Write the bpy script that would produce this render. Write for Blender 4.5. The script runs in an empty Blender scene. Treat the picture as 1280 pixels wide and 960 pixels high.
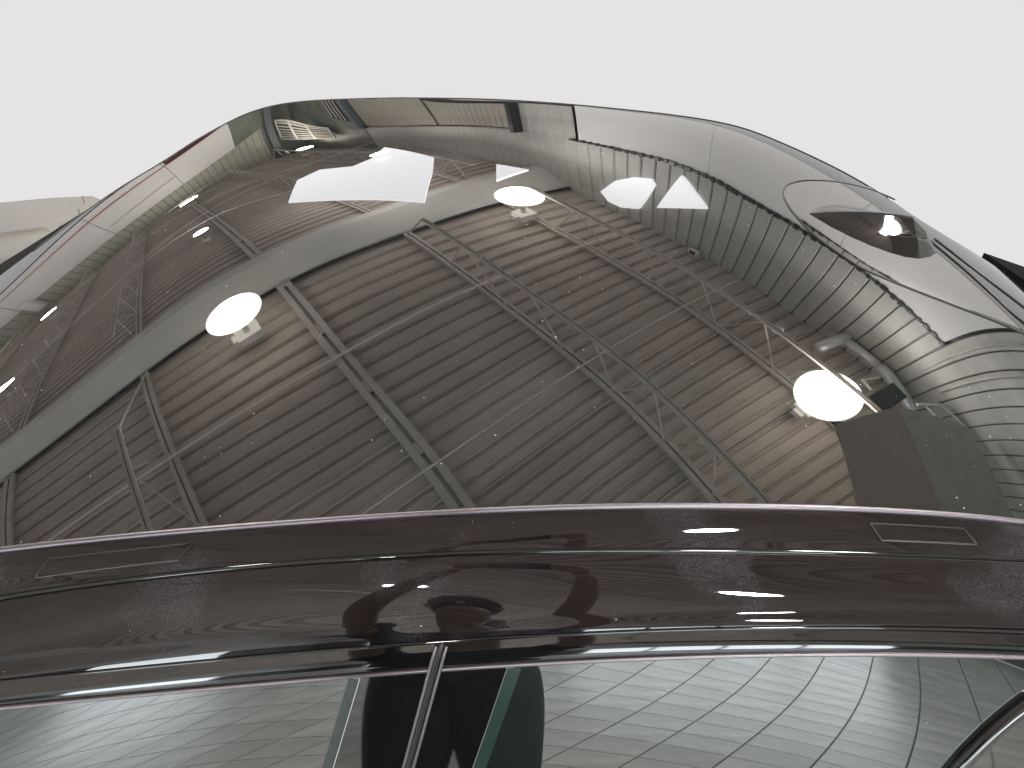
import bpy, bmesh, math, random
import numpy as np
from mathutils import Vector, Matrix
S = bpy.context.scene
COL = S.collection
R = math.radians
random.seed(7)
# ---------------------------------------------------------------- camera, world, exposure
cam = bpy.data.objects.new('camera', bpy.data.cameras.new('camera'))
COL.objects.link(cam)
S.camera = cam
cam.location = (0, -1.124127, 1.963379)
cam.rotation_euler = (R(90 - 38.9460), 0, 0)
cam.data.sensor_width = 36
cam.data.lens = 839.408 / 1280 * 36
cam.data.clip_start = .005
cam.data.clip_end = 200
W = bpy.data.worlds.new('World'); S.world = W; W.use_nodes = True
W.node_tree.nodes['Background'].inputs[0].default_value = (.783, .766, .774, 1)
W.node_tree.nodes['Background'].inputs[1].default_value = 1.0
S.view_settings.view_transform = 'Standard'
S.view_settings.look = 'None'
S.view_settings.exposure = 0
S.view_settings.gamma = 1
S.cycles.use_denoising = True
S.cycles.max_bounces = 8
S.cycles.glossy_bounces = 5
S.cycles.diffuse_bounces = 3
S.cycles.sample_clamp_indirect = 6
S.cycles.caustics_reflective = False
S.cycles.caustics_refractive = False
LAMP = 150.0
# ---------------------------------------------------------------- helpers
def mat(name, col, rough=.5, metal=0, ior=1.5, spec=.5, emit=None, es=0, noise=0, nscale=8, bump=0, bscale=60, coat=0):
    m = bpy.data.materials.new(name); m.use_nodes = True
    nt = m.node_tree; b = nt.nodes['Principled BSDF']
    b.inputs['Base Color'].default_value = (*col, 1)
    b.inputs['Roughness'].default_value = rough
    b.inputs['Metallic'].default_value = metal
    b.inputs['IOR'].default_value = ior
    b.inputs['Specular IOR Level'].default_value = spec
    b.inputs['Coat Weight'].default_value = coat
    b.inputs['Coat Roughness'].default_value = .03
    if emit: b.inputs['Emission Color'].default_value = (*emit, 1); b.inputs['Emission Strength'].default_value = es
    tc = nt.nodes.new('ShaderNodeTexCoord')
    if noise:
        n = nt.nodes.new('ShaderNodeTexNoise'); n.inputs['Scale'].default_value = nscale; n.inputs['Detail'].default_value = 6
        nt.links.new(tc.outputs['Object'], n.inputs['Vector'])
        r = nt.nodes.new('ShaderNodeValToRGB')
        r.color_ramp.elements[0].position = .3; r.color_ramp.elements[1].position = .72
        r.color_ramp.elements[0].color = (*[c * (1 - noise) for c in col], 1)
        r.color_ramp.elements[1].color = (*[min(1, c * (1 + noise * .6)) for c in col], 1)
        nt.links.new(n.outputs['Fac'], r.inputs[0]); nt.links.new(r.outputs[0], b.inputs['Base Color'])
    if bump:
        n = nt.nodes.new('ShaderNodeTexNoise'); n.inputs['Scale'].default_value = bscale; n.inputs['Detail'].default_value = 4
        nt.links.new(tc.outputs['Object'], n.inputs['Vector'])
        bp = nt.nodes.new('ShaderNodeBump'); bp.inputs['Strength'].default_value = bump; bp.inputs['Distance'].default_value = .01
        nt.links.new(n.outputs['Fac'], bp.inputs['Height']); nt.links.new(bp.outputs[0], b.inputs['Normal'])
    return m
def dusty(m, dens=170., thr=.028, col=(.55, .55, .52), wav=0.0, wscale=7):
    """tiny pale dust specks lying on a gloss surface, and a faint waviness"""
    nt = m.node_tree; b = nt.nodes['Principled BSDF']
    tc = nt.nodes.new('ShaderNodeTexCoord')
    v = nt.nodes.new('ShaderNodeTexVoronoi'); v.inputs['Scale'].default_value = dens
    n = nt.nodes.new('ShaderNodeTexNoise'); n.inputs['Scale'].default_value = 45.
    ad = nt.nodes.new('ShaderNodeMath'); ad.operation = 'MULTIPLY'; ad.inputs[1].default_value = thr * 6
    sb = nt.nodes.new('ShaderNodeMath'); sb.operation = 'SUBTRACT'; sb.inputs[1].default_value = thr * 2.55
    lt = nt.nodes.new('ShaderNodeMath'); lt.operation = 'LESS_THAN'
    nt.links.new(tc.outputs['Object'], v.inputs['Vector']); nt.links.new(tc.outputs['Object'], n.inputs['Vector'])
    nt.links.new(n.outputs['Fac'], ad.inputs[0]); nt.links.new(ad.outputs[0], sb.inputs[0])
    nt.links.new(v.outputs['Distance'], lt.inputs[0]); nt.links.new(sb.outputs[0], lt.inputs[1])
    mx = nt.nodes.new('ShaderNodeMix'); mx.data_type = 'RGBA'
    mx.inputs[6].default_value = b.inputs['Base Color'].default_value; mx.inputs[7].default_value = (*col, 1)
    nt.links.new(lt.outputs[0], mx.inputs[0]); nt.links.new(mx.outputs[2], b.inputs['Base Color'])
    if wav:
        w = nt.nodes.new('ShaderNodeTexNoise'); w.inputs['Scale'].default_value = wscale; w.inputs['Detail'].default_value = 2
        nt.links.new(tc.outputs['Object'], w.inputs['Vector'])
        bp = nt.nodes.new('ShaderNodeBump'); bp.inputs['Strength'].default_value = wav; bp.inputs['Distance'].default_value = .001
        nt.links.new(w.outputs['Fac'], bp.inputs['Height']); nt.links.new(bp.outputs[0], b.inputs['Normal'])
    return m
def mesh(name, verts, faces, m, parent=None, smooth=False, kind=None):
    me = bpy.data.meshes.new(name); me.from_pydata([tuple(map(float, v)) for v in verts], [], faces); me.update()
    if isinstance(m, (list, tuple)):
        for k in m: me.materials.append(k)
    else: me.materials.append(m)
    if smooth: me.polygons.foreach_set('use_smooth', [True] * len(me.polygons))
    o = bpy.data.objects.new(name, me); COL.objects.link(o); o.parent = parent
    if kind: o['kind'] = kind
    return o
def inst(name, me, parent=None, loc=(0, 0, 0), rz=0, scale=None):
    o = bpy.data.objects.new(name, me); COL.objects.link(o); o.parent = parent; o.location = loc; o.rotation_euler = (0, 0, rz)
    if scale: o.scale = scale
    return o
def tag(o, label=None, cat=None, group=None, kind=None):
    if label: o['label'] = label
    if cat: o['category'] = cat
    if group: o['group'] = group
    if kind: o['kind'] = kind
    return o
def empty(name, loc=(0, 0, 0), rz=0, **k):
    o = bpy.data.objects.new(name, None); COL.objects.link(o); o.location = loc; o.rotation_euler = (0, 0, rz); o.empty_display_size = .1
    return tag(o, **k)
class MB:
    def __init__(s): s.v = []; s.f = []
    def add(s, v, f):
        k = len(s.v); s.v += [tuple(map(float, p)) for p in v]; s.f += [tuple(i + k for i in q) for q in f]; return s
    def box(s, a, b):
        x0, y0, z0 = a; x1, y1, z1 = b
        return s.add([(x0,y0,z0),(x1,y0,z0),(x1,y1,z0),(x0,y1,z0),(x0,y0,z1),(x1,y0,z1),(x1,y1,z1),(x0,y1,z1)],
                     [(0,3,2,1),(4,5,6,7),(0,1,5,4),(1,2,6,5),(2,3,7,6),(3,0,4,7)])
    def tube(s, pts, r, n=8, cap=True):
        P = [Vector(p) for p in pts]; rr = r if isinstance(r, (list, tuple)) else [r] * len(P)
        V = []; F = []; prev = None
        for i, p in enumerate(P):
            t = (P[min(i+1, len(P)-1)] - P[max(i-1, 0)]).normalized()
            if prev is None: a = t.orthogonal().normalized()
            else:
                a = (prev - t * prev.dot(t)).normalized()
            prev = a; b = t.cross(a)
            for k in range(n):
                w = 2 * math.pi * k / n
                V.append(p + (a * math.cos(w) + b * math.sin(w)) * rr[i])
        for i in range(len(P) - 1):
            for k in range(n):
                F.append((i*n+k, i*n+(k+1) % n, (i+1)*n+(k+1) % n, (i+1)*n+k))
        if cap: F += [tuple(range(n))[::-1], tuple((len(P)-1)*n + k for k in range(n))]
        return s.add(V, F)
    def lathe(s, prof, n=32, c=(0, 0, 0)):
        V = [(c[0] + r * math.cos(2*math.pi*k/n), c[1] + r * math.sin(2*math.pi*k/n), c[2] + z) for r, z in prof for k in range(n)]
        F = [(i*n+k, i*n+(k+1) % n, (i+1)*n+(k+1) % n, (i+1)*n+k) for i in range(len(prof)-1) for k in range(n)]
        return s.add(V, F)
    def build(s, name, m, parent=None, smooth=False, kind=None): return mesh(name, s.v, s.f, m, parent, smooth, kind)
def grid(fn, us, vs, flip=False):
    V = [fn(u, v) for u in us for v in vs]; n = len(vs); F = []
    for i in range(len(us) - 1):
        for j in range(n - 1):
            q = (i*n+j, (i+1)*n+j, (i+1)*n+j+1, i*n+j+1); F.append(q[::-1] if flip else q)
    return V, F
# ---------------------------------------------------------------- materials
M = {}
M['deck'] = mat('deck_paint', (.70, .61, .54), .7, noise=.14, nscale=1.3)
M['deck2'] = mat('deck_paint_warm', (.66, .575, .51), .7, noise=.16, nscale=1.7)
M['joist'] = mat('joist_paint', (.70, .64, .58), .6, noise=.15, nscale=5)
M['rod'] = mat('rod_paint', (.90, .86, .80), .5)
M['beam'] = mat('beam_paint', (.90, .87, .79), .7, noise=.10, nscale=2)
M['siding'] = mat('siding_paint', (.60, .585, .54), .6, noise=.25, nscale=2.2)
M['sidingL'] = mat('siding_paint_far', (.52, .52, .44), .5, noise=.2, nscale=1.5)
M['brown'] = mat('door_brown', (.42, .385, .33), .45, noise=.2, nscale=2)
M['drywall'] = mat('drywall', (.90, .885, .875), .8, noise=.05, nscale=1.2)
M['white'] = mat('white_metal', (.85, .85, .83), .4)
M['blue'] = mat('blue_grey_steel', (.13, .155, .175), .4)
M['dark'] = mat('dark_metal', (.02, .02, .022), .4)
M['chrome'] = mat('galvanised', (.92, .94, .95), .32, metal=.55, bump=.1, bscale=30)
M['red'] = mat('red_trim', (.45, .06, .05), .4)
M['board1'] = mat('board_brown', (.42, .335, .285), .8, noise=.12, nscale=6)
M['board2'] = mat('board_grey', (.46, .43, .40), .8, noise=.15, nscale=9)
M['lens'] = mat('lamp_lens', (.9, .9, .9), .5, emit=(1, .975, .94), es=LAMP)
M['lens3'] = mat('rear_lamp_lens', (.9, .9, .9), .5, emit=(1, .98, .95), es=LAMP * 1.7)
M['lens2'] = mat('small_lamp_lens', (.9, .9, .9), .5, emit=(1, .93, .80), es=LAMP)
M['glow'] = mat('glowing_reflector', (.8, .8, .78), .4, emit=(1, .95, .86), es=8)
M['housing'] = mat('lamp_housing', (.6, .6, .58), .35, metal=.6)
M['pane'] = mat('skylight_pane', (.8, .8, .8), .3, emit=(.98, .97, 1.0), es=3.0)  # glow of the made-up panels
M['daypane'] = mat('daylit_pane', (.7, .8, .9), .3, emit=(.90, .96, 1.0), es=9.0)  # emission added to brighten the hall from behind the camera
M['tile'] = mat('floor_tile', (.60, .62, .58), .35, noise=.16, nscale=2.3)
M['grout'] = mat('grout', (.10, .10, .09), .9)
M['backwall'] = mat('back_wall', (.10, .10, .105), .6, noise=.2, nscale=2)
M['leaf'] = mat('hedge_leaf', (.10, .17, .03), .6, noise=.5, nscale=9)
M['skin'] = mat('skin', (.34, .235, .19), .5, noise=.1, nscale=30)
M['shirt'] = mat('black_cloth', (.010, .010, .012), .9)
M['trousers'] = mat('dark_trousers', (.035, .04, .05), .9, noise=.2, nscale=12)
M['hair'] = mat('dark_hair', (.012, .009, .007), .6)
M['phone'] = mat('phone_black', (.01, .01, .012), .15)
M['glass'] = dusty(mat('tinted_roof_glass', (.006, .007, .007), .006, ior=2.35), wav=.012, dens=62, thr=.055, wscale=5)
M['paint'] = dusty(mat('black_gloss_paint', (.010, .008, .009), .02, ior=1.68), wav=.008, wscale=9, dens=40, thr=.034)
M['panelpaint'] = dusty(mat('rear_panel_paint', (.012, .011, .010), .03, ior=2.6), wav=.2, wscale=4)
M['trim'] = mat('piano_black_trim', (.006, .006, .007), .04, ior=1.85)
M['seal'] = mat('rubber_seal', (.02, .018, .02), .35)
M['satin'] = mat('satin_bead', (.26, .235, .26), .38, metal=1)
M['side'] = dusty(mat('coated_side_glass', (.012, .018, .017), .01, ior=2.55), dens=70, thr=.03)
M['greenedge'] = mat('glass_edge_green', (.022, .045, .04), .2, ior=1.8)
M['fin'] = mat('antenna_gloss', (.008, .008, .009), .05, ior=1.7)
def blind(m):
    # drawn blind under the near half of the glass: a slightly paler green grey
    nt = m.node_tree; b = nt.nodes['Principled BSDF']; tc = nt.nodes.new('ShaderNodeTexCoord'); sx = nt.nodes.new('ShaderNodeSeparateXYZ')
    nt.links.new(tc.outputs['Object'], sx.inputs[0])
    a = nt.nodes.new('ShaderNodeMath'); a.operation = 'LESS_THAN'; a.inputs[1].default_value = -.345; nt.links.new(sx.outputs[1], a.inputs[0])
    c = nt.nodes.new('ShaderNodeMath'); c.operation = 'GREATER_THAN'; c.inputs[1].default_value = -.20; nt.links.new(sx.outputs[0], c.inputs[0])
    mu = nt.nodes.new('ShaderNodeMath'); mu.operation = 'MULTIPLY'; nt.links.new(a.outputs[0], mu.inputs[0]); nt.links.new(c.outputs[0], mu.inputs[1])
    mx = nt.nodes.new('ShaderNodeMix'); mx.data_type = 'RGBA'; src = b.inputs['Base Color'].links[0].from_socket
    ad = nt.nodes.new('ShaderNodeMix'); ad.data_type = 'RGBA'; ad.blend_type = 'ADD'; ad.inputs[7].default_value = (.002, .0045, .004, 1)
    nt.links.new(src, ad.inputs[6]); nt.links.new(mu.outputs[0], ad.inputs[0]); nt.links.new(ad.outputs[2], b.inputs['Base Color'])
blind(M['glass'])
def grainy_patches(m):
    # paler patches broken up by a fine grain
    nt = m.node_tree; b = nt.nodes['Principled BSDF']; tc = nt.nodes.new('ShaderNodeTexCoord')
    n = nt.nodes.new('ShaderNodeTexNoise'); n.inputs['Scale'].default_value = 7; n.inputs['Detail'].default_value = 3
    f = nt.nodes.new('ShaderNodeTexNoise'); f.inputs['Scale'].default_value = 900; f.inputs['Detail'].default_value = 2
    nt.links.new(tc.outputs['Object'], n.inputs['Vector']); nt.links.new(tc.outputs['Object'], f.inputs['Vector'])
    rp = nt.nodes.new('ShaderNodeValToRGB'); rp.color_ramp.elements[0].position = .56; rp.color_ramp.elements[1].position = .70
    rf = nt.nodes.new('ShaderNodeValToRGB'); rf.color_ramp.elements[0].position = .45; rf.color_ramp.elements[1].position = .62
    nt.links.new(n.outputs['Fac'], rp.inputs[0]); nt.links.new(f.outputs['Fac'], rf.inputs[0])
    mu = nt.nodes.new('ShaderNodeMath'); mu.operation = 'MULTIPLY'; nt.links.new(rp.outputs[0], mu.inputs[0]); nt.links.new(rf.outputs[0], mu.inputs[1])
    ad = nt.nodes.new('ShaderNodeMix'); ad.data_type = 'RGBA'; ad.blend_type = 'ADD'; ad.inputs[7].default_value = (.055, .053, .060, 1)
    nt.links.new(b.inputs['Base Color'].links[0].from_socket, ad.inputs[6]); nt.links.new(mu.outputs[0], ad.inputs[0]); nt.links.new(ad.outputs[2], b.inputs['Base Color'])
grainy_patches(M['paint'])
# ---------------------------------------------------------------- the car: surfaces
C0 = (-1.9, 1.9, 22, -.9, 1.5, 10)
G = np.array([0.74693,0.70711,0.66682,0.62607,0.58487,0.54326,0.50125,0.4588,0.41588,0.37249,0.84132,0.82035,0.79889,0.777,0.75473,0.73212,0.70916,0.68581,0.662,0.63775,0.9318,0.92505,0.91782,0.91011,0.90193,0.89331,0.88423,0.87469,0.86467,0.85417,1.01399,1.02124,1.02671,1.03029,1.02989,1.02899,1.0277,1.02601,1.02387,1.02124,1.08291,1.10619,1.1246,1.14268,1.15738,1.15712,1.15427,1.15095,1.14714,1.14281,1.13233,1.1753,1.20591,1.22934,1.2523,1.27128,1.26069,1.24977,1.23846,1.22669,1.15683,1.21674,1.26896,1.2999,1.32156,1.33943,1.33115,1.32256,1.31368,1.29215,1.1585,1.21943,1.27988,1.34134,1.39069,1.39144,1.39189,1.39201,1.37291,1.33446,1.1574,1.22176,1.28564,1.35198,1.41701,1.41994,1.4093,1.39829,1.37958,1.34139,1.145,1.21955,1.28946,1.36026,1.42782,1.44797,1.41952,1.39098,1.35823,1.31739,1.11296,1.21611,1.29726,1.37109,1.43467,1.47076,1.42917,1.37882,1.32733,1.27499,1.06566,1.19638,1.30676,1.38606,1.44163,1.47351,1.43338,1.36647,1.29601,1.22509,1.01787,1.17632,1.30842,1.40149,1.44848,1.47583,1.41746,1.33874,1.25992,1.17475,0.96959,1.15608,1.31061,1.40185,1.45313,1.47422,1.39315,1.30439,1.2154,1.12393,0.92082,1.13538,1.30151,1.39809,1.43401,1.41354,1.33925,1.25404,1.16356,1.07261,0.87155,1.09415,1.25544,1.34208,1.35319,1.31521,1.25097,1.17588,1.09853,1.0208,0.81122,1.01853,1.1588,1.22637,1.22528,1.18746,1.13901,1.08323,1.02524,0.96643,0.72494,0.90269,1.01869,1.0735,1.07683,1.05187,1.01882,0.98305,0.94599,0.90818,0.60287,0.74912,0.84565,0.89603,0.91046,0.90423,0.89078,0.87602,0.86077,0.84502,0.44134,0.56172,0.64596,0.69822,0.72684,0.74173,0.75135,0.76042,0.769,0.77709,0.24083,0.34333,0.42188,0.48054,0.5258,0.56402,0.59965,0.63478,0.66942,0.70356,0.00327,0.09525,0.17366,0.24251,0.30717,0.37134,0.43502,0.49821,0.5609,0.6231]).reshape(22, 10)
def _basis(t, n):
    s = min(max(t, 0), 1) * (n - 3); i = min(int(s), n - 4); f = s - i
    return i, ((1-f)**3/6, (3*f**3-6*f*f+4)/6, (-3*f**3+3*f*f+3*f+1)/6, f**3/6)
def roofz(x, y):
    i, bx = _basis((x - C0[0]) / (C0[1] - C0[0]), 22); j, by = _basis((y - C0[3]) / (C0[4] - C0[3]), 10)
    z = 0
    for a in range(4):
        for b in range(4): z += G[i+a, j+b] * bx[a] * by[b]
    return z - 4 * max(y - .85, 0)**2 - 2 * max(abs(x) - 1.6, 0)**2
PC = [-0.065192, 0.026764, -0.556519]
def yedge(x): return PC[0]*x*x + PC[1]*x + PC[2]
def poly(c, x): return ((c[0]*x + c[1])*x + c[2])*x + c[3]
K = {'L2': [-0.045, [0.04593, -0.04812, 0.006339, 1.273099]], 'L28': [-0.1036, [0.005102, -0.013816, 0.042506, 1.220828]], 'L3': [-0.1188, [-0.04613, -0.000779, 0.062571, 1.20254]], 'L4': [-0.135, [-0.054802, 0.014106, 0.066825, 1.160001]]}
def clampx(c, x):      # cubic inside the fitted span, straight beyond it
    a = min(max(x, -.72), .74); z = poly(c, a)
    if a != x:
        e = .01; sl = (poly(c, a + e) - poly(c, a - e)) / (2*e); z += sl * (x - a) - .10 * (x - a)**2
    return z
def line(k, x):
    if k == 'L1': return (x, yedge(x), roofz(x, yedge(x)))
    o, c = K[k]; return (x, yedge(x) + o, clampx(c, x))
def herm(p0, a0, p1, a1, s, ten=1.0):
    d = math.hypot(p1[1]-p0[1], p1[2]-p0[2]) * ten
    t0 = (-math.cos(a0)*d, -math.sin(a0)*d); t1 = (-math.cos(a1)*d, -math.sin(a1)*d)
    h = (2*s**3-3*s*s+1, s**3-2*s*s+s, -2*s**3+3*s*s, s**3-s*s)
    return (p0[0], h[0]*p0[1]+h[1]*t0[0]+h[2]*p1[1]+h[3]*t1[0], h[0]*p0[2]+h[1]*t0[1]+h[2]*p1[2]+h[3]*t1[1])
def lin(a, b, n): return [a + (b-a)*i/(n-1) for i in range(n)]
XA, XB = -1.05, 1.0
car = empty('car', (0, 0, 0), label='glossy black car with dark glass roof seen from above its side windows', cat='car')
FAR = [(-1.42,-.55),(-1.30,-.30),(-1.18,-.10),(-1.066,.105),(-1.015,.216),(-.965,.35),(-.924,.438),(-.871,.511),(-.828,.647),(-.766,.76),(-.722,.803),(-.647,.823),(-.532,.818),(-.305,.785),(-.148,.73),(.02,.667),(.16,.619),(.311,.56),(.436,.509),(.543,.474),(.613,.393),(.668,.336),(.721,.28),(.765,.21),(.80,.12),(.86,.07),(.95,.06),(1.05,.05),(1.3,.02),(1.6,0)]
def resamp(P, n, sm=0):
    P = np.array(P, float); s = np.r_[0, np.cumsum(np.hypot(*np.diff(P[:, :2], axis=0).T))]
    S_ = np.linspace(0, s[-1], n); Q = np.stack([np.interp(S_, s, P[:, k]) for k in range(P.shape[1])], 1)
    for _ in range(sm):
        Q[1:-1] = (Q[:-2] + 2*Q[1:-1] + Q[2:]) / 4
    return Q
NT = 300
FQ = resamp(FAR, NT, 14)
NQ = resamp([(x, yedge(x)) for x in lin(-1.42, 1.6, 60)], NT)
def rooffn(i, s):
    x = NQ[i, 0]*(1-s) + FQ[i, 0]*s; y = NQ[i, 1]*(1-s) + FQ[i, 1]*s
    return (x, y, roofz(x, y))
V, F = grid(rooffn, range(NT), lin(0, 1, 110))
mesh('roof_glass', V, F, M['glass'], car, True)
# turned-down far rim, so that the roof has thickness
V = []; F = []
for i in range(NT):
    x, y = FQ[i]; a = FQ[min(i+1, NT-1)] - FQ[max(i-1, 0)]; n = np.array([-a[1], a[0]]); n /= np.linalg.norm(n)
    z = roofz(x, y)
    for d, h in ((0, 0), (.004, -.002), (.010, -.012), (.014, -.05), (.02, -.25)): V.append((x + n[0]*d, y + n[1]*d, z + h))
for i in range(NT-1):
    for j in range(4): F.append((i*5+j, (i+1)*5+j, (i+1)*5+j+1, i*5+j+1))
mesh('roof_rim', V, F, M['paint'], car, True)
MB().tube([(x, y, roofz(x, y) - .0005) for x, y in FQ[60:235]], .0022, 6).build('rim_seal', M['seal'], car, True)
def onroof(pts, n=60, dz=.0, sm=3):
    return [(x, y, roofz(x, y) + dz) for x, y in resamp(pts, n, sm)]
SEAM = [(.80,.21),(.767,.212),(.685,.196),(.627,.182),(.57,.163),(.532,.135),(.515,.101),(.513,.054),(.52,.003),(.534,-.045),(.556,-.086),(.583,-.127),(.621,-.154),(.665,-.179),(.723,-.204),(.774,-.218),(.824,-.231),(.92,-.26)]
MB().tube(onroof(SEAM, 90, .0002), .0018, 6).build('panel_seam', M['seal'], car, True)
# painted rear panel inside the seam
sq = resamp(SEAM[1:], 60, 2); fq = resamp([(.74,.262),(.765,.21),(.80,.12),(.83,.05),(.85,.0),(.88,-.09),(.905,-.20),(.92,-.255)], 60, 2)
def pfn(i, s):
    x = sq[i, 0]*(1-s) + fq[i, 0]*s; y = sq[i, 1]*(1-s) + fq[i, 1]*s; e = .0008*min(1, s*12+.2)
    return (x, y, roofz(x, y) + e)
V, F = grid(pfn, range(60), lin(0.004, 1, 24), True); mesh('rear_panel', V, F, M['panelpaint'], car, True)
MB().tube(onroof([(.761,.035),(.778,-.021),(.798,-.075),(.818,-.139),(.831,-.179),(.85,-.21)], 30, .0012), .0022, 6).build('hatch_seam', M['seal'], car, True)
MB().tube(onroof([(.79,.023),(.817,-.041),(.843,-.085),(.861,-.11),(.90,-.16)], 30, .0012), .0022, 6).build('hatch_seam', M['seal'], car, True)
# shark fin antenna
def fin_mesh():
    st = []   # stations along the fin, front to rear: (t, half width, height)
    A0 = Vector((.546, .030, 0)); B0 = Vector((.762, -.030, 0))
    pr0 = np.array([(0, .002, .001), (.06, .020, .005), (.16, .040, .012), (.3, .060, .020), (.45, .072, .028), (.6, .074, .035), (.74, .064, .041), (.80, .056, .040), (.90, .036, .022), (1.0, .010, .002)])
    tt = lin(0, 1, 9); prof = [(t, float(np.interp(t, pr0[:, 0], pr0[:, 1])), float(np.interp(t, pr0[:, 0], pr0[:, 2]))) for t in tt]
    for _ in range(0): prof = [prof[0]] + [(prof[i][0], (prof[i-1][1]+2*prof[i][1]+prof[i+1][1])/4, (prof[i-1][2]+2*prof[i][2]+prof[i+1][2])/4) for i in range(1, 35)] + [prof[-1]]
    V = []; F = []
    for t, w, h in prof:
        p = A0.lerp(B0, t)
        for side, hh in ((-1.04, 0), (-1, .05), (-.60, .52), (-.50, .58), (-.08, .97), (0, 1), (.08, .97), (.50, .58), (.60, .52), (1, .05), (1.04, 0)):
            x, y = p.x, p.y + side * w
            V.append((x, y, roofz(x, y) + .0008 + h * hh))
    n = 11
    for i in range(len(prof) - 1):
        for j in range(n - 1): F.append((i*n+j, (i+1)*n+j, (i+1)*n+j+1, i*n+j+1))
    F.append(tuple(range(n))); F.append(tuple((len(prof)-1)*n + j for j in range(n))[::-1])
    return V, F
V, F = fin_mesh(); fo = mesh('antenna_fin', V, F, M['fin'], car, False)
ME = fo.data; ME.polygons.foreach_set('use_smooth', [True]*len(ME.polygons)); ME.set_sharp_from_angle(angle=R(12))
bv = fo.modifiers.new('b', 'BEVEL'); bv.width = .0012; bv.segments = 2; bv.limit_method = 'ANGLE'; bv.angle_limit = R(18)
xs = lin(XA, XB, 160)
# seal along the glass edge
def beadpts(k, dy=0, dz=0, a=XA, b=XB, n=110): return [(x, line(k, x)[1] + dy, line(k, x)[2] + dz) for x in lin(a, b, n)]
MB().tube(beadpts('L1', -.001, .0006), .0040, 10).build('glass_edge_bead', M['satin'], car, True)
# strip A, strip B, shoulder
def sA(x, s):
    p0 = line('L1', x); p0 = (x, p0[1] - .004, p0[2] - .002)
    p1 = line('L2', x); p1 = (x, p1[1] + .002, p1[2] + .001)
    return herm(p0, R(13), p1, R(43), s)
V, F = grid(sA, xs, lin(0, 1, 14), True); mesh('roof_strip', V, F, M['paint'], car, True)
def sG(x, s):
    p0 = sA(x, 1); q = line('L2', x); p1 = (x, q[1] - .005, q[2] - .0035); y = p0[1]*(1-s)+p1[1]*s; z = p0[2]*(1-s)+p1[2]*s
    return (x, y, z - .006*math.sin(math.pi*s)**.6)
V, F = grid(sG, xs, lin(0, 1, 9), True); mesh('roof_ditch', V, F, M['seal'], car, True)
MB().tube(beadpts('L2', .0, -.0028), .0030, 8).build('ditch_bead', M['trim'], car, True)
def sB(x, s):
    q = line('L2', x); p0 = (x, q[1] - .005, q[2] - .0035); p1 = line('L28', x)
    return herm(p0, R(32), p1, R(50), s)
def sC(x, s): return herm(line('L28', x), R(53.5), line('L3', x), R(64), s)
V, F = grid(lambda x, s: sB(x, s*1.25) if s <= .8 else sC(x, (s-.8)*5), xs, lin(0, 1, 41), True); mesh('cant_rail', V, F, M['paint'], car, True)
# recess below the shoulder, then the window moulding
def sD(x, s):
    p0 = line('L3', x); p1 = (x, p0[1] + .004, p0[2] - .013); y = p0[1]*(1-s)+p1[1]*s; z = p0[2]*(1-s)+p1[2]*s
    return (x, y + .012*math.sin(math.pi*s)**.5, z)
V, F = grid(sD, xs, lin(0, 1, 9), True); mesh('door_gap', V, F, M['seal'], car, True)
MB().tube(beadpts('L3', .0005, -.0045), .0028, 8).build('gap_bead', M['trim'], car, True)
def sE(x, s):
    q = line('L3', x); p0 = (x, q[1] + .003, q[2] - .013); p1 = line('L4', x); p1 = (x, p1[1] + .002, p1[2] + .001)
    return herm(p0, R(50), p1, R(88), s)
V, F = grid(sE, xs, lin(0, 1, 12), True); mesh('window_moulding', V, F, M['trim'], car, True)
MB().tube(beadpts('L4', .001, 0), .0034, 8).build('window_trim', M['satin'], car, True)
# side glass
def wsurf(x, s, out=0):
    z4 = line('L4', x)[2]
    return (x, yedge(x) - .135 - .110*s - .04*x*x*max(0, s) - .006*math.sin(math.pi*max(0, min(1, s))) - out, z4 - .32*s)
def wquad(name, top, bot, m, out=0, s0=0.0, s1=1.0, nx=30, parent=car):
    """panel on the side surface between two slanting lines given as x at s=0 and dx per s"""
    return mesh(name, *grid(lambda a, s: wsurf((top[0]+top[1]*s)*(1-a) + (bot[0]+bot[1]*s)*a, s, out), lin(0, 1, nx), lin(s0, s1, 26), True), m, parent, True)
wquad('front_window', (-1.05, 0), (-.198, -.11), M['side'], .0, nx=60)
wquad('pillar_trim', (-.190, -.11), (-.106, -.09), M['trim'], .002, nx=8)
wquad('pillar_trim', (-.090, -.09), (-.006, -.10), M['trim'], .002, nx=8)
wquad('glass_edge', (-.205, -.11), (-.191, -.11), M['greenedge'], .003, nx=4)
wquad('glass_edge', (-.006, -.10), (.012, -.10), M['greenedge'], .003, nx=4)
wquad('rear_window', (.004, -.10), (.92, -.1), M['side'], .0, nx=60)
sp = [wsurf(-.098 - .09*s, s, .0015) for s in lin(-.12, 1, 24)]
MB().tube([(p[0]-.0065, p[1]-.002, p[2]) for p in sp], .0022, 8).build('door_seam_bead', M['satin'], car, True)
MB().tube([(p[0]+.0065, p[1]-.002, p[2]) for p in sp], .0022, 8).build('door_seam_bead', M['satin'], car, True)
MB().tube([(p[0], p[1]+.003, p[2]) for p in sp], .006, 8).build('door_seam', M['seal'], car, True)
# dark frame that closes the rear window, and the paint behind it
fr = [(.70, -.02), (.665, .08), (.63, .18), (.60, .30), (.57, .46), (.55, .62), (.53, .85), (.52, 1.0)]
frq = resamp(fr, 40, 3)
MB().tube([wsurf(a, b, .003) for a, b in frq], .0095, 10).build('window_frame', M['trim'], car, True)
mesh('quarter_panel', *grid(lambda i, s: wsurf(frq[i, 0]*(1-s) + 1.0*s, frq[i, 1], .004), range(40), lin(0, 1, 10), True), M['panelpaint'], car, True)
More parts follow.
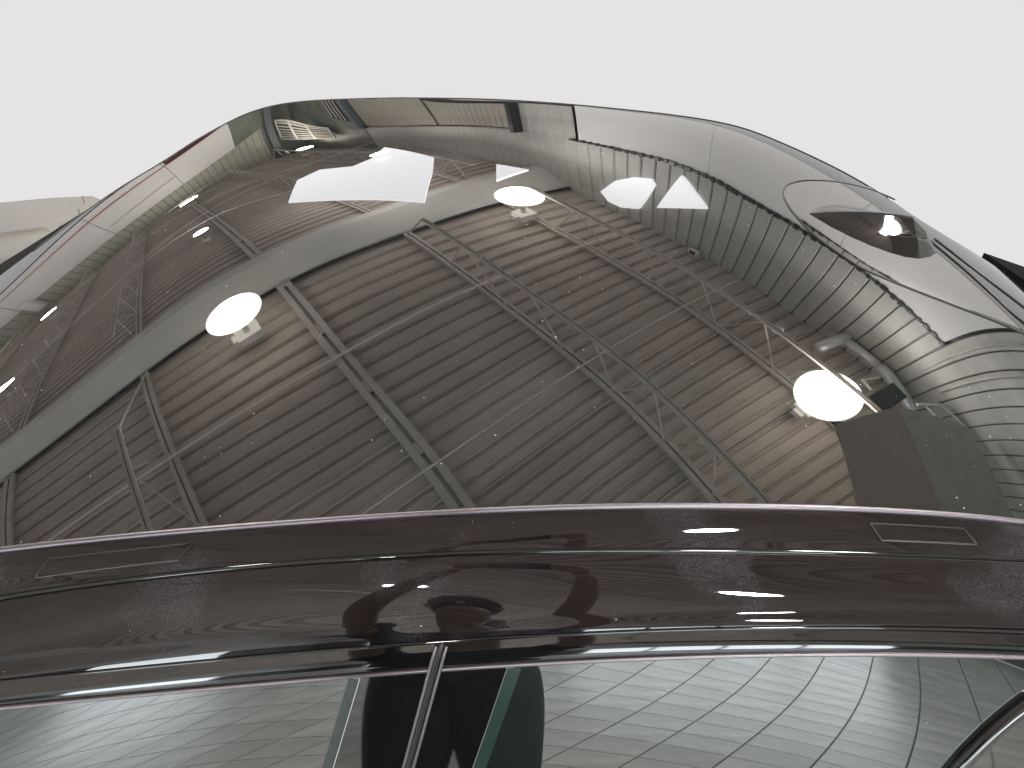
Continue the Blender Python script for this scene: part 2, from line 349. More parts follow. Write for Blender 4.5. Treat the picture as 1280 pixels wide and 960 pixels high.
# belt and door below, out of the picture but part of the car
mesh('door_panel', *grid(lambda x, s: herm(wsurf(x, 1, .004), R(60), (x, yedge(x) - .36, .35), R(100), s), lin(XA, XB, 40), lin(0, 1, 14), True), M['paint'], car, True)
# flap covers over the roof rack mounts
def flap(x0, x1, sh):
    f = lambda a, b: (lambda p: (p[0], p[1] - .0004, p[2] + .0007))(sA(x0 + (x1-x0)*a + sh*(b), .30 + .42*b))
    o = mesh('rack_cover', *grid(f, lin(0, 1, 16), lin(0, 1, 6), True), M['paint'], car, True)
    lp = [f(t, 0) for t in lin(0, 1, 14)] + [f(1, t) for t in lin(.15, 1, 5)] + [f(t, 1) for t in lin(.95, 0, 14)] + [f(0, t) for t in lin(.85, 0, 5)]
    e = MB().tube(lp, .0012, 6, False).build('cover_gap', M['seal'], o, True)
    mb = MB(); mb.tube([(p[0], p[1]-.0008, p[2]) for p in lp[15:36]], .0005, 5, False); mb.build('cover_edge', M['satin'], o, True)
flap(-.575, -.400, .015 * -1)
flap(.452, .570, .012)
# bonnet beyond the windscreen
def slab(name, pts, m, th=.05, parent=None):
    n = len(pts); V = [Vector(p) for p in pts] + [Vector(p) - Vector((0, 0, th)) for p in pts]
    F = [tuple(range(n)), tuple(range(2*n-1, n-1, -1))] + [(i, n+i, n+(i+1) % n, (i+1) % n) for i in range(n)]
    return mesh(name, V, F, m, parent)
# ---------------------------------------------------------------- the hall: frame turned by PHI, u along joists, v along the ribs
PHI = 0.61733653
RD = Vector((math.cos(PHI), math.sin(PHI), 0)); RN = Vector((-math.sin(PHI), math.cos(PHI), 0))
def P(u, v, z): return RN*u + RD*v + Vector((0, 0, z))
def T(u, v, z):    # local (x=v, y=u, z)
    return (v, u, z)
H = 4.1597; UL = 10.21; VW = 2.39; UB = 2.83; UBACK = -8.0; VBACK = -9.0; ZT = 2.965
ceiling = empty('ceiling', (0, 0, 0), PHI, kind='structure')
def deckmesh(n, w, L):
    p = w / n; V = []; F = []; prof = []
    for k in range(n):
        b = k*p
        prof += [(b, .0), (b + p*.60, .0), (b + p*.66, .026), (b + p*.84, .026), (b + p*.92, .0), (b + p*.935, -.009), (b + p*.965, -.009), (b + p*.98, 0)]
    prof += [(w - .012, 0), (w - .010, -.012), (w-.001, -.012)]
    for y, z in prof: V += [(0, y, z), (L, y, z)]
    V += [(0, y, .05) for y in (0, w)]; 
    for i in range(len(prof) - 1): F.append((2*i, 2*i+1, 2*i+3, 2*i+2))
    me = bpy.data.meshes.new('deck_panel'); me.from_pydata(V, [], F); me.update(); return me
cache = {}
seams = [-7.23, -6.27, -5.32, -4.36, -3.41, -2.46, -1.50, -.55, .40, 1.13, 2.31, 2.98, 3.94, 4.90, 5.85, 6.80, 7.76, 8.71, 9.67, 10.62]
nrib = {(.40, 1.13): 5, (1.13, 2.31): 9, (2.31, 2.98): 5}
dk = [M['deck'], M['deck2']]
for i in range(len(seams) - 1):
    a, b = seams[i], seams[i+1]; n = nrib.get((a, b), 7)
    key = (n, round(b-a, 3), i % 2)
    if key not in cache:
        me = deckmesh(n, b - a - .006, VW - VBACK); me.materials.append(dk[i % 2]); cache[key] = me
    inst('deck_panel', cache[key], ceiling, (VBACK, a, H))
MB().box((VBACK, UBACK, H + .06), (VW + .1, UL + .2, H + .12)).build('roof_backing', M['dark'], ceiling)
# box beam
g = empty('box_beam', P(UB, 0, 0), PHI, label='long beige box girder running under the ceiling beside the round lamps', cat='beam')
bs = [(0, H-.02), (.28, H-.25), (.40, H-.25), (.40, H-.02)]
V = [(x, a, b) for x in (VBACK, VW) for a, b in bs]
mesh('haunch_face', V, [(0, 1, 5, 4)], M['beam'], g); mesh('bottom_flange', V, [(1, 2, 6, 5), (2, 3, 7, 6), (0, 1, 2, 3)], M['beam'], g)
MB().box((VBACK, -.035, H - .05), (VW, -.004, H - .025)).build('shelf_angle', M['dark'], g)
# joists
def joist(v, u0, u1, web=True, label='', dv=0., double=False, nm='roof_joist', end=.42):
    g = empty(nm, P(u0, v, H), PHI, label=label, cat='joist', group='steel joists under the deck')
    L = u1 - u0
    if double:
        MB().box((-.055, 0, -.075), (-.012, L, -.031)).build('chord_angle', M['joist'], g)
        MB().box((.012, 0, -.075), (.055, L, -.031)).build('chord_angle', M['joist'], g)
        mb = MB(); y = .25
        while y < L: mb.box((-.010, y, -.070), (.010, y + .10, -.040)); y += .62
        mb.build('spacer_plate', M['joist'], g, kind='stuff')
        MB().box((-.01, 0, -.030), (.01, L, -.029)).build('light_strip', M['rod'], g)
        return g
    MB().box((-.030, 0, -.068), (-.006, L, -.031)).build('top_chord', M['joist'], g)
    MB().box((.006, 0, -.068), (.030, L, -.031)).build('top_chord', M['joist'], g)
    MB().box((-.018+dv, 0, -.598), (-.003+dv, L-end, -.574)).build('bottom_chord', M['joist'], g)
    MB().box((.003+dv, 0, -.598), (.018+dv, L-end, -.574)).build('bottom_chord', M['joist'], g)
    y = .12; k = 0
    MB().tube([(dv, L-end, -.585), (0, L-.02, -.06)], .010, 6).build('end_strut', M['joist'], g)
    while y < L - end - .3 and web:
        a, b = ((0, y, -.06), (dv, y + .30, -.58)) if k % 2 == 0 else ((dv, y, -.58), (0, y + .30, -.06))
        MB().tube([a, b], .0065, 6).build('web_bar', M['joist'], g); y += .30; k += 1
    return g
wh = {1.70: 'next to the ribbed siding wall', .77: 'second from the siding wall', -.26: 'with paired flat chords and no webbing', -1.34: 'left of the paired flat chords', -2.33: 'at the far left of the glass'}
for v in (1.70, .77, -.26, -1.34, -2.33):
    joist(v, -1.5 if v > 0 else -.6, UB - .03, True, ('steel joist this side of the beige girder, ' if v == -.26 else 'open web joist this side of the beige girder, ') + wh[v], {-1.34: -.08, 1.7: -.01}.get(v, 0), v == -.26, end=.85 if v == -1.34 else .42)
    joist(v, UB + .34, UL, True, ('steel joist beyond the beige girder, ' if v == -.26 else 'open web joist beyond the beige girder, ') + wh[v], {-1.34: -.08}.get(v, 0), v == -.26)
wn = ['third', 'fourth', 'fifth']
for k, v in enumerate((-3.4, -4.5, -5.6)):
    joist(v, UB + .34, UL, True, 'open web joist beyond the girder, %s to the left of the paired chords' % wn[k])
for k, v in enumerate((1.70, .0, -1.8, -3.6)):
    joist(v, -7.2, -.75, False, ['plain joist over the photographer, nearest the siding', 'plain joist over the photographer, middle right', 'plain joist over the photographer, middle left', 'plain joist over the photographer, farthest left'][k])
# bridging rods and braces
def rodobj(pts, label, r=.009, nm='bridging_rod'):
    mb = MB().tube([P(*p) for p in pts], r, 8); o = mb.build(nm, M['rod']); return tag(o, label, 'rod', 'rods bracing the joists')
rodobj([(1.88, -3.2, H-.09), (1.88, 2.30, H-.09)], 'pale bridging rod across the joists nearer the beige girder')
rodobj([(.76, -2.4, H-.09), (.76, 2.30, H-.09)], 'pale bridging rod across the joists nearer the car')
rodobj([(5.0, -1.9, 3.6), (4.95, -.17, 3.6), (4.54, .6, 3.6)], 'thin pale brace rod just beyond the beige girder')
rodobj([(7.7, -2.2, 3.6), (6.69, -.08, 3.6), (6.2, 1.9, 3.6)], 'thin pale brace rod crossing the middle of the far bay')
rodobj([(4.2, -3.6, 3.6), (5.15, -1.36, 3.6), (6.6, 2.2, 3.6)], 'long thin pale brace rod slanting towards the siding')
rodobj([(6.2, -3.6, 3.6), (8.48, -1.21, 3.6), (9.6, .9, 3.6)], 'thin pale brace rod near the far wall')
# siding wall (v = VW)
wall = empty('wall', (0, 0, 0), PHI, kind='structure')
def board(nm, w, h, mt, d=.011):
    V = []; F = []; pr = [(0, .0), (.010, -d), (w*.52, -d*.9), (w - .014, -d), (w - .008, .0)]
    for y, x in pr: V += [(x, y, 0), (x, y, h)]
    for i in range(4): F.append((2*i, 2*i+1, 2*i+3, 2*i+2))
    me = bpy.data.meshes.new(nm); me.from_pydata(V, [], F); me.update(); me.materials.append(mt); return me
PITCH = .135
bu = board('siding_board', PITCH, H - ZT, M['siding'])
bl = board('siding_board_lower', PITCH, ZT - 1.0, M['siding'])
bf = board('siding_board_fine', PITCH, ZT - 1.75, M['siding'])
bb = board('door_slat', .10, ZT - 1.80, M['brown'])
u = UBACK
while u < UL:
    inst('siding_board', bu, wall, (VW, u, ZT))
    if u + PITCH < -.70: inst('siding_board', bl, wall, (VW, u, 1.0))
    elif 2.62 < u < 3.3: inst('siding_board', bf, wall, (VW, u, 1.75))
    u += PITCH
MB().box((VW + .03, UBACK, .0), (VW + .06, -.70, H)).build('siding_backing', M['dark'], wall)
MB().box((VW + .03, -.70, 1.7), (VW + .06, UL, H)).build('siding_backing', M['dark'], wall)
for a, b in ((-.69, .25), (.254, 1.35), (1.354, 2.60)):
    MB().box((VW - .03, a, 1.7), (VW + .02, b, ZT - .03)).build('drywall_panel', M['drywall'], wall)
MB().box((VW - .045, -.71, ZT - .028), (VW - .005, 2.70, ZT + .006)).build('ragged_trim', mat('torn_trim', (.12, .12, .11), .8, noise=.6, nscale=25), wall)
mb = MB()
for u in lin(-.7, 2.6, 46): mb.box((VW - .05, u, ZT - .045 + random.uniform(-.006, .012)), (VW - .031, u + random.uniform(.02, .06), ZT + .012 + random.uniform(-.006, .016)))
mb.build('trim_flakes', M['dark'], wall, kind='stuff')
# sectional door in the far part of the siding wall
d = empty('roller_door', P(3.34, VW, 0), PHI, label='brown ribbed roller door high in the siding wall between two dark posts', cat='door')
for k in range(35): inst('door_slat', bb, d, (-.02, .05 + k*.10, 1.80))
MB().box((-.06, 0, 2.86), (-.022, 3.6, 2.90)).build('door_rail', M['dark'], d)
MB().box((-.05, 1.55, 1.8), (-.042, 1.57, 2.86)).build('door_joint', M['dark'], d)
for u, w, c, lb in ((3.30, .05, 'dark', 'short dark post at the near end of the brown roller door'), (6.93, .16, 'blue', 'blue grey steel post at the far end of the brown roller door')):
    tag(MB().box((0, 0, 0), (.10, w, 1.2)).build('steel_post', M[c]), lb, 'post', 'posts beside the roller door'); o = bpy.data.objects[[k.name for k in bpy.data.objects if k.name.startswith('steel_post')][-1]]
    o.location = P(u, VW - .12, 1.76); o.rotation_euler = (0, 0, PHI)
# grey end bay with louvres
MB().box((VW - .025, 7.1, 1.7), (VW + .02, UL, H - .02)).build('end_panel', mat('grey_panel', (.22, .23, .20), .6, noise=.3, nscale=3), wall)
lv = empty('louvre_window', P(8.15, 2.28, 2.98), PHI + math.atan2(.30, 1.86), label='three bay louvre with pale frame in the grey end wall', cat='louvre')
for k in range(3):
    f = MB(); y = k*.62
    f.box((-.02, y, 0), (0, y+.62, .03)); f.box((-.02, y, .40), (0, y+.62, .43)); f.box((-.02, y, .031), (0, y+.03, .399)); f.box((-.02, y+.59, .031), (0, y+.62, .399)); f.build('louvre_frame', M['rod'], lv)
    for j in range(6):
        MB().box((-.012, y+.04, .05 + j*.058), (-.004, y+.58, .075 + j*.058)).build('louvre_slat', M['rod'], lv)
MB().box((.0005, 0, 0), (.01, 1.86, .43)).build('louvre_back', M['dark'], lv)
for k, (u, w) in enumerate(((7.3, .55), (8.1, .5), (9.0, .8))):
    gr = empty('dark_vent', P(u, VW - .06, 2.45), PHI, label='dark barred opening below the louvre, ' + ('nearest the blue post', 'in the middle', 'nearest the corner')[k], cat='vent', group='dark openings under the louvre')
    MB().box((0, 0, 0), (.015, w, .26)).build('opening', M['dark'], gr)
    for j in range(4): MB().box((-.01, .05 + j*w/4, .02), (-.002, .07 + j*w/4, .24)).build('bar', M['rod'], gr)
# far end wall (u = UL)
wl = empty('end_wall', (0, 0, 0), PHI, kind='structure')
V = [(0, .0, 0), (0, 0, 1)]
def eboard():
    w = .15; h = H - ZT; V = []; pr = [(0, 0), (.010, -.009), (w-.012, -.009), (w-.004, 0)]
    for x, y in pr: V += [(x, y, 0), (x, y, h)]
    me = bpy.data.meshes.new('end_board'); me.from_pydata(V, [], [(2*i, 2*i+2, 2*i+3, 2*i+1) for i in range(3)]); me.update(); me.materials.append(M['sidingL']); return me
eb = eboard(); v = VBACK
while v < 1.70: inst('siding_board', eb, wl, (v, UL, ZT)); v += .15
MB().box((VBACK, UL + .03, 1.5), (VW, UL + .06, H)).build('wall_backing', M['dark'], wl)
for a, b in ((-9., -6.1), (-6.09, -3.4), (-3.39, -1.62), (-1.61, -.10), (-.09, 1.12)):
    MB().box((a, UL - .05, 1.55), (b, UL + .02, ZT - .004)).build('white_panel', M['drywall'], wl)
MB().box((1.13, UL - .03, 1.55), (1.70, UL + .02, ZT)).box((1.701, UL - .03, 1.55), (VW, UL + .02, H - .02)).build('grey_panel', bpy.data.materials['grey_panel'], wl)
MB().box((-1.54, UL - .075, 2.40), (-.12, UL - .052, 2.44)).build('door_track', M['joist'], wl)
MB().box((-9., UL - .075, 1.79), (1.05, UL - .052, 1.815)).build('red_stripe', M['red'], wl)
MB().box((-.05, UL - .08, 1.60), (1.04, UL - .055, 1.785)).build('dark_opening', mat('maroon', (.07, .02, .015), .5), wl)
MB().box((-3.30, UL - .30, ZT - .35), (-3.16, UL - .051, ZT + .75)).build('white_post', M['drywall'], wl)
tag(MB().box((0, 0, 0), (.13, .12, 2.35)).build('corner_post', M['blue']), 'blue grey corner post where the two far walls meet', 'post')
o = bpy.data.objects['corner_post']; o.location = P(UL - .20, 1.78, 1.70); o.rotation_euler = (0, 0, PHI)
# ---------------------------------------------------------------- lamps
def lamp(u, v, z, r, label, big=True, ml=None):
    g = empty('round_lamp' if big else 'small_lamp', P(u, v, z), PHI, label=label, cat='lamp', group='round high bay lamps' if big else 'small lamps beyond the girder')
    MB().lathe([(0, -.040), (r*.35, -.040), (r*.55, -.034), (r*.72, -.022), (r*.93, -.010), (r*.98, -.001)], 40).build('diffuser', M[ml or ('lens' if big else 'lens2')], g, True)
    MB().lathe([(r*.985, -.006), (r*1.05, -.002), (r*1.05, .006), (r*.99, .012), (r*.62, .045), (r*.30, .062), (r*.28, .09), (0, .09)], 40).build('reflector', M['glow' if big and not ml else 'housing'], g, True)
    MB().tube([(0, 0, .091), (0, 0, .26)], .02, 10).build('neck', M['housing'], g)
    MB().box((-r*.46, -r*.36, .26), (r*.46, r*.36, .34)).box((-r*.62, -r*.2, .27), (-r*.461, r*.2, .33)).build('driver_box', M['rod'], g)
    if z < H - .3: MB().tube([(0, 0, .34), (0, 0, H - z - .03)], .009, 8).build('stem', M['rod'], g)
    return g
lamp(2.42, -.63, 3.71, .175, 'round white lamp against the beige girder, left of the centre')
lamp(2.44, 1.61, 3.71, .175, 'round white lamp against the beige girder, beside the siding wall end')
lamp(-.60, 1.61, 3.71, .215, 'large round white lamp beside the galvanised duct')
lamp(4.68, -.50, 3.71, .095, 'small warm lamp beyond the girder, nearest it', False)
lamp(4.85, 1.55, 3.45, .10, 'small warm lamp beyond the girder near the pale skylight', False)
lamp(8.74, -.28, 3.71, .20, 'flat white lamp seen edge on near the far end wall', False)
lamp(7.97, -2.78, 3.71, .11, 'small lamp near the white post of the end wall', False)
lamp(4.77, -2.63, 3.71, .10, 'small lamp at the left end of the far bay', False)
lamp(-2.9, -.6, 3.71, .15, 'round lamp over the floor behind the photographer, left one', True, 'lens3')
lamp(-3.0, -3.0, 3.71, .15, 'round lamp over the floor behind the photographer, far left one', True, 'lens3')
lamp(-4.3, 1.2, 3.71, .15, 'round lamp over the floor behind the photographer, right one', True, 'lens3')
lamp(8.9, 1.95, 3.71, .15, 'flat white lamp below the louvre in the far corner', False)
# ---------------------------------------------------------------- made-up glowing panels that give blank white shapes in the reflection
def glow_panel(name, pts, label, wallp=False, z=3.5):
    n = len(pts); off = .02
    if not wallp: V = [P(u, v, z) for u, v in pts] + [P(u, v, z + .03) for u, v in pts]
    else: V = [P(u, VW - .05, z) for u, z in pts] + [P(u, VW - .022, z) for u, z in pts]
    F = [tuple(range(n)), tuple(range(2*n-1, n-1, -1))] + [(i, n+i, n+(i+1) % n, (i+1) % n) for i in range(n)]
    return tag(mesh(name, V, F, M['pane']), label, 'window', 'pale openings seen in the glass roof')
glow_panel('hanging_panel', [(3.87,.30),(4.96,.71),(5.18,1.02),(4.65,1.18),(4.78,1.42),(5.42,1.84),(3.74,1.61),(3.21,1.32),(2.57,.91)], 'large pale many sided panel beyond the beige girder', False, 3.5)
glow_panel('hanging_panel', [(2.94,1.79),(2.65,1.89),(2.57,1.53)], 'small pale three cornered panel beside the round lamp', False, 3.5)
glow_panel('wall_window', [(2.39,3.88),(2.21,3.58),(2.03,3.41),(1.86,3.33),(1.82,3.40),(1.90,3.67),(1.97,3.87),(2.17,3.99),(2.31,3.99)], 'pale rounded window in the ribbed siding', True)
glow_panel('wall_window', [(1.78,3.71),(1.68,3.39),(1.58,3.10),(1.46,3.22),(1.30,3.38)], 'pale pointed window in the ribbed siding', True)
# ---------------------------------------------------------------- duct, board, brackets, conduits
d = empty('galvanised_duct', P(-.25, 2.2, 3.95), 0, label='shiny galvanised duct with a cross piece and a bent pipe along the siding', cat='duct')
dp = lambda u, v, z: P(u, v, z) - P(-.25, 2.2, 3.95)
MB().tube([dp(-.22, 2.05, 3.95), dp(-.245, 2.5, 3.95)], .052, 18).build('cross_piece', M['chrome'], d, True)
MB().tube([dp(-.27, 2.31, 3.95), dp(-.45, 2.32, 3.95), dp(-.62, 2.325, 3.95)], .046, 16).build('upper_pipe', M['chrome'], d, True)
MB().tube([dp(-.60, 2.33, 3.945), dp(-.70, 2.315, 3.94), dp(-1.06, 2.20, 3.93)], .060, 16).build('lower_pipe', M['chrome'], d, True)
MB().tube([dp(-.63, 2.326, 3.945), dp(-.655, 2.324, 3.945)], .052, 16).build('joint_collar', M['dark'], d, True)
bd = empty('folded_board', (0, 0, 0), 0, label='large folded brown and grey board hanging under the deck beside the duct', cat='board')
def face(name, pts, m, parent, th=.02):
    n = len(pts); V = [P(*p) for p in pts] + [P(p[0], p[1], p[2] + th) for p in pts]
    return mesh(name, V, [tuple(range(n)), tuple(range(2*n-1, n-1, -1))] + [(i, n+i, n+(i+1) % n, (i+1) % n) for i in range(n)], m, parent)
face('brown_leaf', [(-.78,1.26,3.35),(-.89,1.67,3.35),(-1.61,1.39,3.35),(-2.4,1.05,3.35),(-2.2,.70,3.40),(-1.27,1.03,3.36)], M['board1'], bd)
face('grey_leaf', [(-.89,1.672,3.35),(-1.33,2.21,3.42),(-1.99,2.05,3.42),(-2.9,1.7,3.42),(-2.4,1.052,3.35),(-1.61,1.392,3.35)], M['board2'], bd)
br = empty('support_frame', (0, 0, 0), 0, label='small pale frame behind the grey half of the folded board', cat='frame')
MB().tube([P(-1.0, 2.05, 3.62), P(-1.12, 2.3, 3.62), P(-1.36, 2.37, 3.62)], .014, 6).build('arm', M['rod'], br)
MB().tube([P(-1.05, 2.12, 3.62), P(-1.30, 2.12, 3.6), P(-1.36, 2.3, 3.6)], .012, 6).build('stay', M['rod'], br)
un = empty('joist_clutter', (0, 0, 0), 0, label='dark heater unit between the large lamp and the duct', cat='heater')
MB().box((0, 0, 0), (.22, .16, .12)).build('case', M['dark'], un); un.location = P(-.93, 1.95, 3.80); un.rotation_euler = (0, 0, PHI)
MB().tube([(0, .2, .0), (.05, .3, .05), (.2, .25, .06)], .012, 6).build('hose', M['rod'], un)
sb = empty('round_sensor', P(.02, 1.73, 3.62), 0, label='small white round sensor clipped to the joist near the siding', cat='sensor')
MB().lathe([(0, -.03), (.035, -.025), (.045, 0), (.03, .02), (0, .02)], 16).build('cap', M['white'], sb, True)
se = empty('wall_bracket', P(1.30, VW - .06, 4.10), PHI, label='small white bracket where the siding meets the deck', cat='bracket')
MB().box((-.03, -.05, -.06), (0, .05, .02)).build('plate', M['white'], se); MB().box((-.04, -.03, -.04), (-.031, .03, 0)).build('hole', M['dark'], se)
for u, lb in ((-.80, 'pale conduit running down the siding beside the drywall'), (-1.02, 'pale conduit running down the siding, right hand one')):
    tag(MB().tube([P(u, VW - .035, 3.55), P(u, VW - .035, 1.2)], .008, 8).build('conduit', M['siding'], None, True), lb, 'pipe', 'conduits on the siding')
# ---------------------------------------------------------------- floor and back of the hall (photographer's side only)
FPHI = PHI - R(9)
floor = empty('floor', (0, 0, 0), FPHI, kind='structure')
TS = .255; GAP = .007
fr_, fn_ = Vector((math.cos(FPHI), math.sin(FPHI), 0)), Vector((-math.sin(FPHI), math.cos(FPHI), 0))
tm = MB(); e = GAP
tm.add([(0,0,0),(TS-e,0,0),(TS-e,TS-e,0),(0,TS-e,0),(-.0005,-.0005,-.006),(TS-e+.0005,-.0005,-.006),(TS-e+.0005,TS-e+.0005,-.006),(-.0005,TS-e+.0005,-.006)], [(0,1,2,3),(0,4,5,1),(1,5,6,2),(2,6,7,3),(3,7,4,0)])
mes = []
for k in range(5):
    f = .93 + .035*k; me = bpy.data.meshes.new('tile'); me.from_pydata(tm.v, [], tm.f); me.update()
    me.materials.append(mat('floor_tile_%d' % k, (.60*f, .62*f, .595*f), .3, noise=.30, nscale=3.1 + k)); mes.append(me)
cells = []
for i in range(-40, 14):
    for j in range(-38, 18):
        c = fn_*((i+.5)*TS) + fr_*((j+.5)*TS)
        if c.y < -.45 and c.dot(RN) > UBACK and c.dot(RD) > VBACK and c.dot(RD) < VW - .1: cells.append((math.hypot(c.x - .9, c.y + 2.6), i, j))
cells.sort()
for k, (dd, i, j) in enumerate(cells[:300]): inst('tile', mes[(i*7 + j*3 + (i*j) % 4) % 5], floor, (j*TS, i*TS, 0))
rest = MB()
for dd, i, j in cells[300:]: rest.add([(a + j*TS, b + i*TS, c) for a, b, c in tm.v], tm.f)
rest.build('outer_tiles', mes[2].materials[0], floor, kind='stuff')
g0 = MB()
for dd, i, j in cells: g0.add([(j*TS-.004, i*TS-.004, -.004), ((j+1)*TS-.0041, i*TS-.004, -.004), ((j+1)*TS-.0041, (i+1)*TS-.0041, -.004), (j*TS-.004, (i+1)*TS-.0041, -.004)], [(0, 1, 2, 3)])
g0.build('grout_bed', M['grout'], floor, kind='stuff')
# back wall with openings (u = UBACK) and side wall (v = VBACK)
bw = empty('back_wall', (0, 0, 0), PHI, kind='structure')
op = [(-8.2, -5.4), (-4.9, -1.6), (.35, 1.15), (1.9, 2.2)]
xx = VBACK
for a, b in op + [(VW, VW)]:
    if a > xx: MB().box((xx, UBACK - .1, .0), (a, UBACK, 2.6)).build('wall_pier', M['backwall'], bw)
    xx = b
MB().box((VBACK, UBACK - .1, 2.601), (VW, UBACK, H)).build('upper_wall', M['drywall'], bw)
for a, b in op:
    for k in range(1, max(2, int((b-a)/.7))):
        x = a + (b-a)*k/max(2, int((b-a)/.7)); MB().box((x-.02, UBACK - .06, 0.001), (x+.02, UBACK - .02, 2.6)).build('mullion', M['dark'], bw)
MB().box((VBACK - .1, UBACK - .1, 2.4), (VBACK, UL, H)).build('side_wall', M['drywall'], bw)
for a, b in op[:2] + op[3:]: MB().box((a, UBACK - .09, .35), (b, UBACK - .08, 2.59)).build('lit_pane', M['daypane'], bw)  # glowing panes added in the openings as fill light
for a, b in ((-6.6, -5.2), (-3.4, -1.8)): MB().box((VBACK - .09, a, .35), (VBACK - .08, b, 2.395)).build('lit_pane', M['daypane'], bw)  # more added fill panes, between the side piers
for a, b in ((-8., -6.6), (-5.2, -3.4), (-1.8, .2)): MB().box((VBACK - .1, a, 0), (VBACK, b, 2.399)).build('side_pier', M['backwall'], bw)
def hedge(u, v0, v1, label):
    vs = []; fs = []; rg = random.Random(int(v0*100))
    for k in range(2600):
        c = P(u + rg.uniform(-.45, .45), rg.uniform(v0, v1), abs(rg.gauss(1.0, .75))); s = rg.uniform(.04, .09)
        a = Vector((rg.gauss(0, 1), rg.gauss(0, 1), rg.gauss(0, 1))).normalized(); b = a.orthogonal().normalized()
        n = len(vs); vs += [c - a*s, c + b*s*.5, c + a*s, c - b*s*.5]; fs.append((n, n+1, n+2, n+3))
    o = mesh('hedge', vs, fs, M['leaf']); return tag(o, label, 'hedge')
hedge(UBACK - 1.5, -.2, 2.2, 'green leafy hedge outside the opening behind the photographer')
# ---------------------------------------------------------------- the photographer and phone
cf = Vector((0, math.cos(R(38.946)), -math.sin(R(38.946)))); cu = Vector((0, math.sin(R(38.946)), math.cos(R(38.946)))); cc = Vector(cam.location)
ph = empty('phone', cc - cf*.012, 0, label='black phone held level in both hands above the car', cat='phone')
ph.rotation_euler = cam.rotation_euler
MB().box((-.045, -.040, -.006), (.110, .034, .002)).build('phone_body', M['phone'], ph)
MB().lathe([(.0165, .0022), (.016, .0045), (.013, .0046), (.0125, .0024)], 20).build('lens_ring', M['chrome'], ph, True)
MB().lathe([(.005, .0022), (.0045, .003), (0, .003)], 12, (.032, -.006, 0)).build('flash', M['white'], ph)
def skin(name, verts, edges, rad, m, parent, sub=2, root=0):
    me = bpy.data.meshes.new(name); me.from_pydata([tuple(v) for v in verts], edges, []); me.update(); me.materials.append(m)
    o = bpy.data.objects.new(name, me); COL.objects.link(o); o.parent = parent
    sk = o.modifiers.new('s', 'SKIN'); sk.use_smooth_shade = True
    for i, r in enumerate(rad):
        d_ = me.skin_vertices[0].data[i]; d_.radius = r if isinstance(r, tuple) else (r, r); d_.use_root = (i == root)
    sd = o.modifiers.new('d', 'SUBSURF'); sd.levels = sub; sd.render_levels = sub
    return o
px, py = -.13, -1.60
person = empty('person', (px, py, 0), 0, label='person in black shirt and dark trousers holding a phone over the car', cat='person')
hl = cc - cf*.018 - Vector((px, py, 0)) + Vector((-.085, 0, -.005)); hr = cc - cf*.018 - Vector((px, py, 0)) + Vector((.155, 0, -.005))
Vb = [(0,0,.95),(0,0,1.10),(0,.0,1.28),(0,0,1.43),(0,.01,1.50),(0,.03,1.58),(0,.035,1.66),
      (-.17,0,1.42),(.17,0,1.42),(-.24,.13,1.50),(.24,.13,1.50),tuple(hl + Vector((-.035,-.03,-.05))),tuple(hr + Vector((.035,-.03,-.05))),
      (-.10,0,.90),(.10,0,.90),(-.11,.02,.50),(.11,.02,.50),(-.12,-.02,.09),(.12,-.02,.09),(-.13,.14,.04),(.13,.14,.04)]
Eb = [(0,1),(1,2),(2,3),(3,4),(4,5),(5,6),(3,7),(3,8),(7,9),(8,10),(9,11),(10,12),(0,13),(0,14),(13,15),(14,16),(15,17),(16,18),(17,19),(18,20)]
Rb = [(.11,.07),(.10,.07),(.11,.07),(.08,.06),.052,(.075,.088),(.08,.095),.055,.055,.042,.042,.026,.026,.085,.085,.055,.055,.038,.038,.03,.03]
skin('body', Vb, Eb, Rb, M['skin'], person)
skin('shirt', [(0,0,.89),(0,0,1.08),(0,0,1.28),(0,0,1.43),(-.18,0,1.425),(.18,0,1.425),(-.235,.11,1.49),(.235,.11,1.49)], [(0,1),(1,2),(2,3),(3,4),(3,5),(4,6),(5,7)], [(.235,.15),(.225,.14),(.215,.14),(.14,.11),.09,.09,.08,.08], M['shirt'], person)
skin('trousers', [(0,0,1.02),(-.088,0,.84),(.088,0,.84),(-.11,.02,.50),(.11,.02,.50),(-.12,-.02,.14),(.12,-.02,.14)], [(0,1),(0,2),(1,3),(2,4),(3,5),(4,6)], [(.14,.11),.135,.135,.10,.10,.07,.07], M['trousers'], person)
hr_ = [(.001, .100), (.040, .094), (.070, .075), (.088, .045), (.094, .010), (.090, -.03), (.080, -.055), (.070, -.058)]
hv = MB().lathe([(a, b) for a, b in hr_], 24, (0, -.012, 1.685)).build('hair', M['hair'], person, True)
for v_ in hv.data.vertices:
    if v_.co.y > .03 and v_.co.z < 1.72: v_.co.y = .03 + (v_.co.y - .03)*.3; v_.co.z = 1.72 + (v_.co.z - 1.72)*.15
for s in (-1, 1):
    skin('shoe', [(s*.12,-.05,.05),(s*.125,.05,.045),(s*.13,.16,.035)], [(0,1),(1,2)], [.05,.05,.04], M['phone'], person, 1)
    MB().lathe([(0,-.011),(.009,-.006),(.011,0),(.009,.006),(0,.011)], 10, (s*.032,.118,1.665)).build('eye', M['phone'], person, True)
    skin('ear', [(s*.083,.03,1.67),(s*.092,.02,1.645)], [(0,1)], [.014,.012], M['skin'], person, 1)
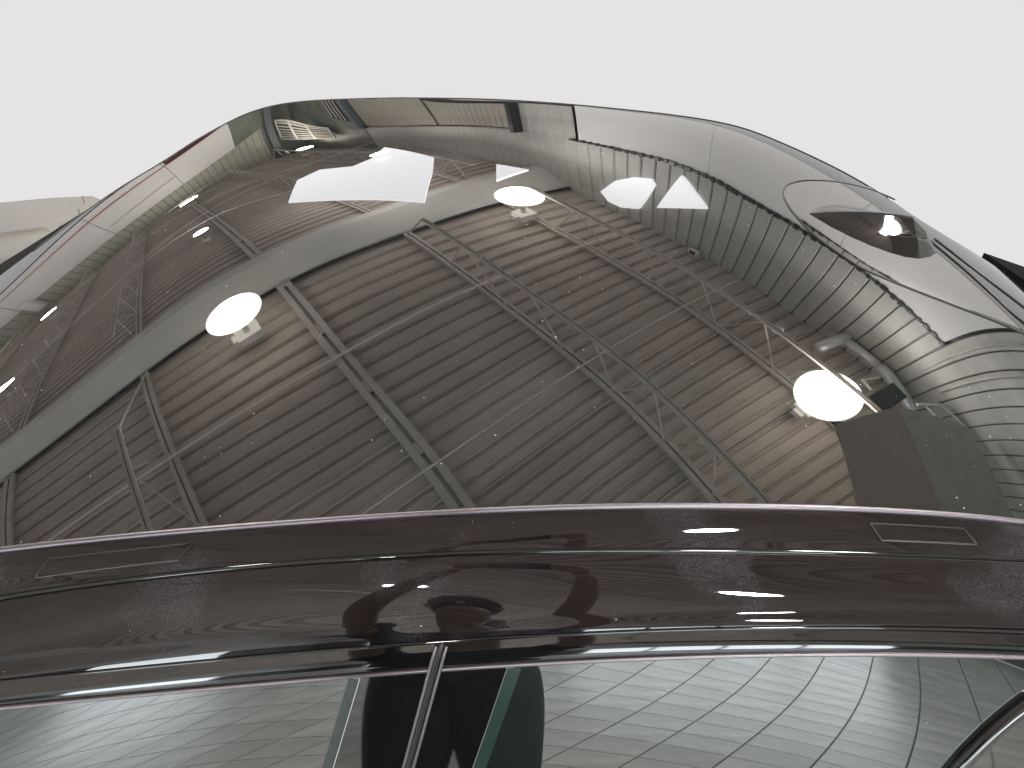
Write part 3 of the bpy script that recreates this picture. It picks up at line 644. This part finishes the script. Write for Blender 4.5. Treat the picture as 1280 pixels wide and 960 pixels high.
skin('nose', [(0,.118,1.665),(0,.138,1.632)], [(0,1)], [.010,.014], M['skin'], person, 1)
skin('mouth', [(-.022,.118,1.598),(0,.124,1.598),(.022,.118,1.598)], [(0,1),(1,2)], [.005,.007,.005], M['skin'], person, 1)
def hand(h, s):
    # palm beside the phone edge, fingers wrapped behind, thumb in front
    h = Vector(h); X = Vector((-s, 0, 0)); U = cu; B = -cf
    pv = [h + X*-.030 - U*.055 + B*.02, h + X*-.022 - U*.02 + B*.012, h + X*-.015 + U*.015 + B*.01]; pe = [(0,1),(1,2)]; pr = [(.024,.020),(.034,.017),(.030,.013)]
    for k in range(4):
        l = (.062, .070, .066, .052)[k]; b = h + X*-.014 + U*(.032 - k*.020) + B*.012
        i = len(pv); pv += [b, b + X*l*.42 + B*.016, b + X*l*.80 + B*.012, b + X*l*1.0 + B*.004]; pe += [(2 if k < 2 else 1, i), (i, i+1), (i+1, i+2), (i+2, i+3)]; pr += [.0095, .009, .0082, .007]
    b = h + X*-.012 - U*.035 - B*.012; i = len(pv)
    pv += [b, b + X*.020 + U*.012 - B*.003, b + X*.040 + U*.02]; pe += [(0, i), (i, i+1), (i+1, i+2)]; pr += [.012, .0105, .0085]
    return skin('hand', pv, pe, pr, M['skin'], person, 2)
hand(hl, -1); hand(hr, 1)
# ---------------------------------------------------------------- bonnet and far shoulder of the car
slab('bonnet', [(-1.91,1.25,.915),(-1.762,1.302,.909),(-1.612,1.334,.905),(-1.547,1.281,.911),(-1.521,.919,.959),(-1.507,.636,.995),(-1.9,.5,1.0),(-2.6,.5,1.0),(-2.8,1.2,.92)], M['panelpaint'], .06, car)
slab('wiper_cowl', [(-1.50,1.25,.89),(-1.30,1.1,.89),(-1.22,.3,.89),(-1.9,.2,.89),(-2.2,.4,.89),(-1.48,.60,.89),(-1.50,.9,.89)], M['seal'], .1, car)
slab('far_shoulder', [(1.052,.224,1.25),(1.071,.108,1.25),(1.109,-.125,1.25),(1.195,-.004,1.25),(1.103,.162,1.25)], mat('matt_black', (.01, .01, .01), .9, spec=.1), .2, car)
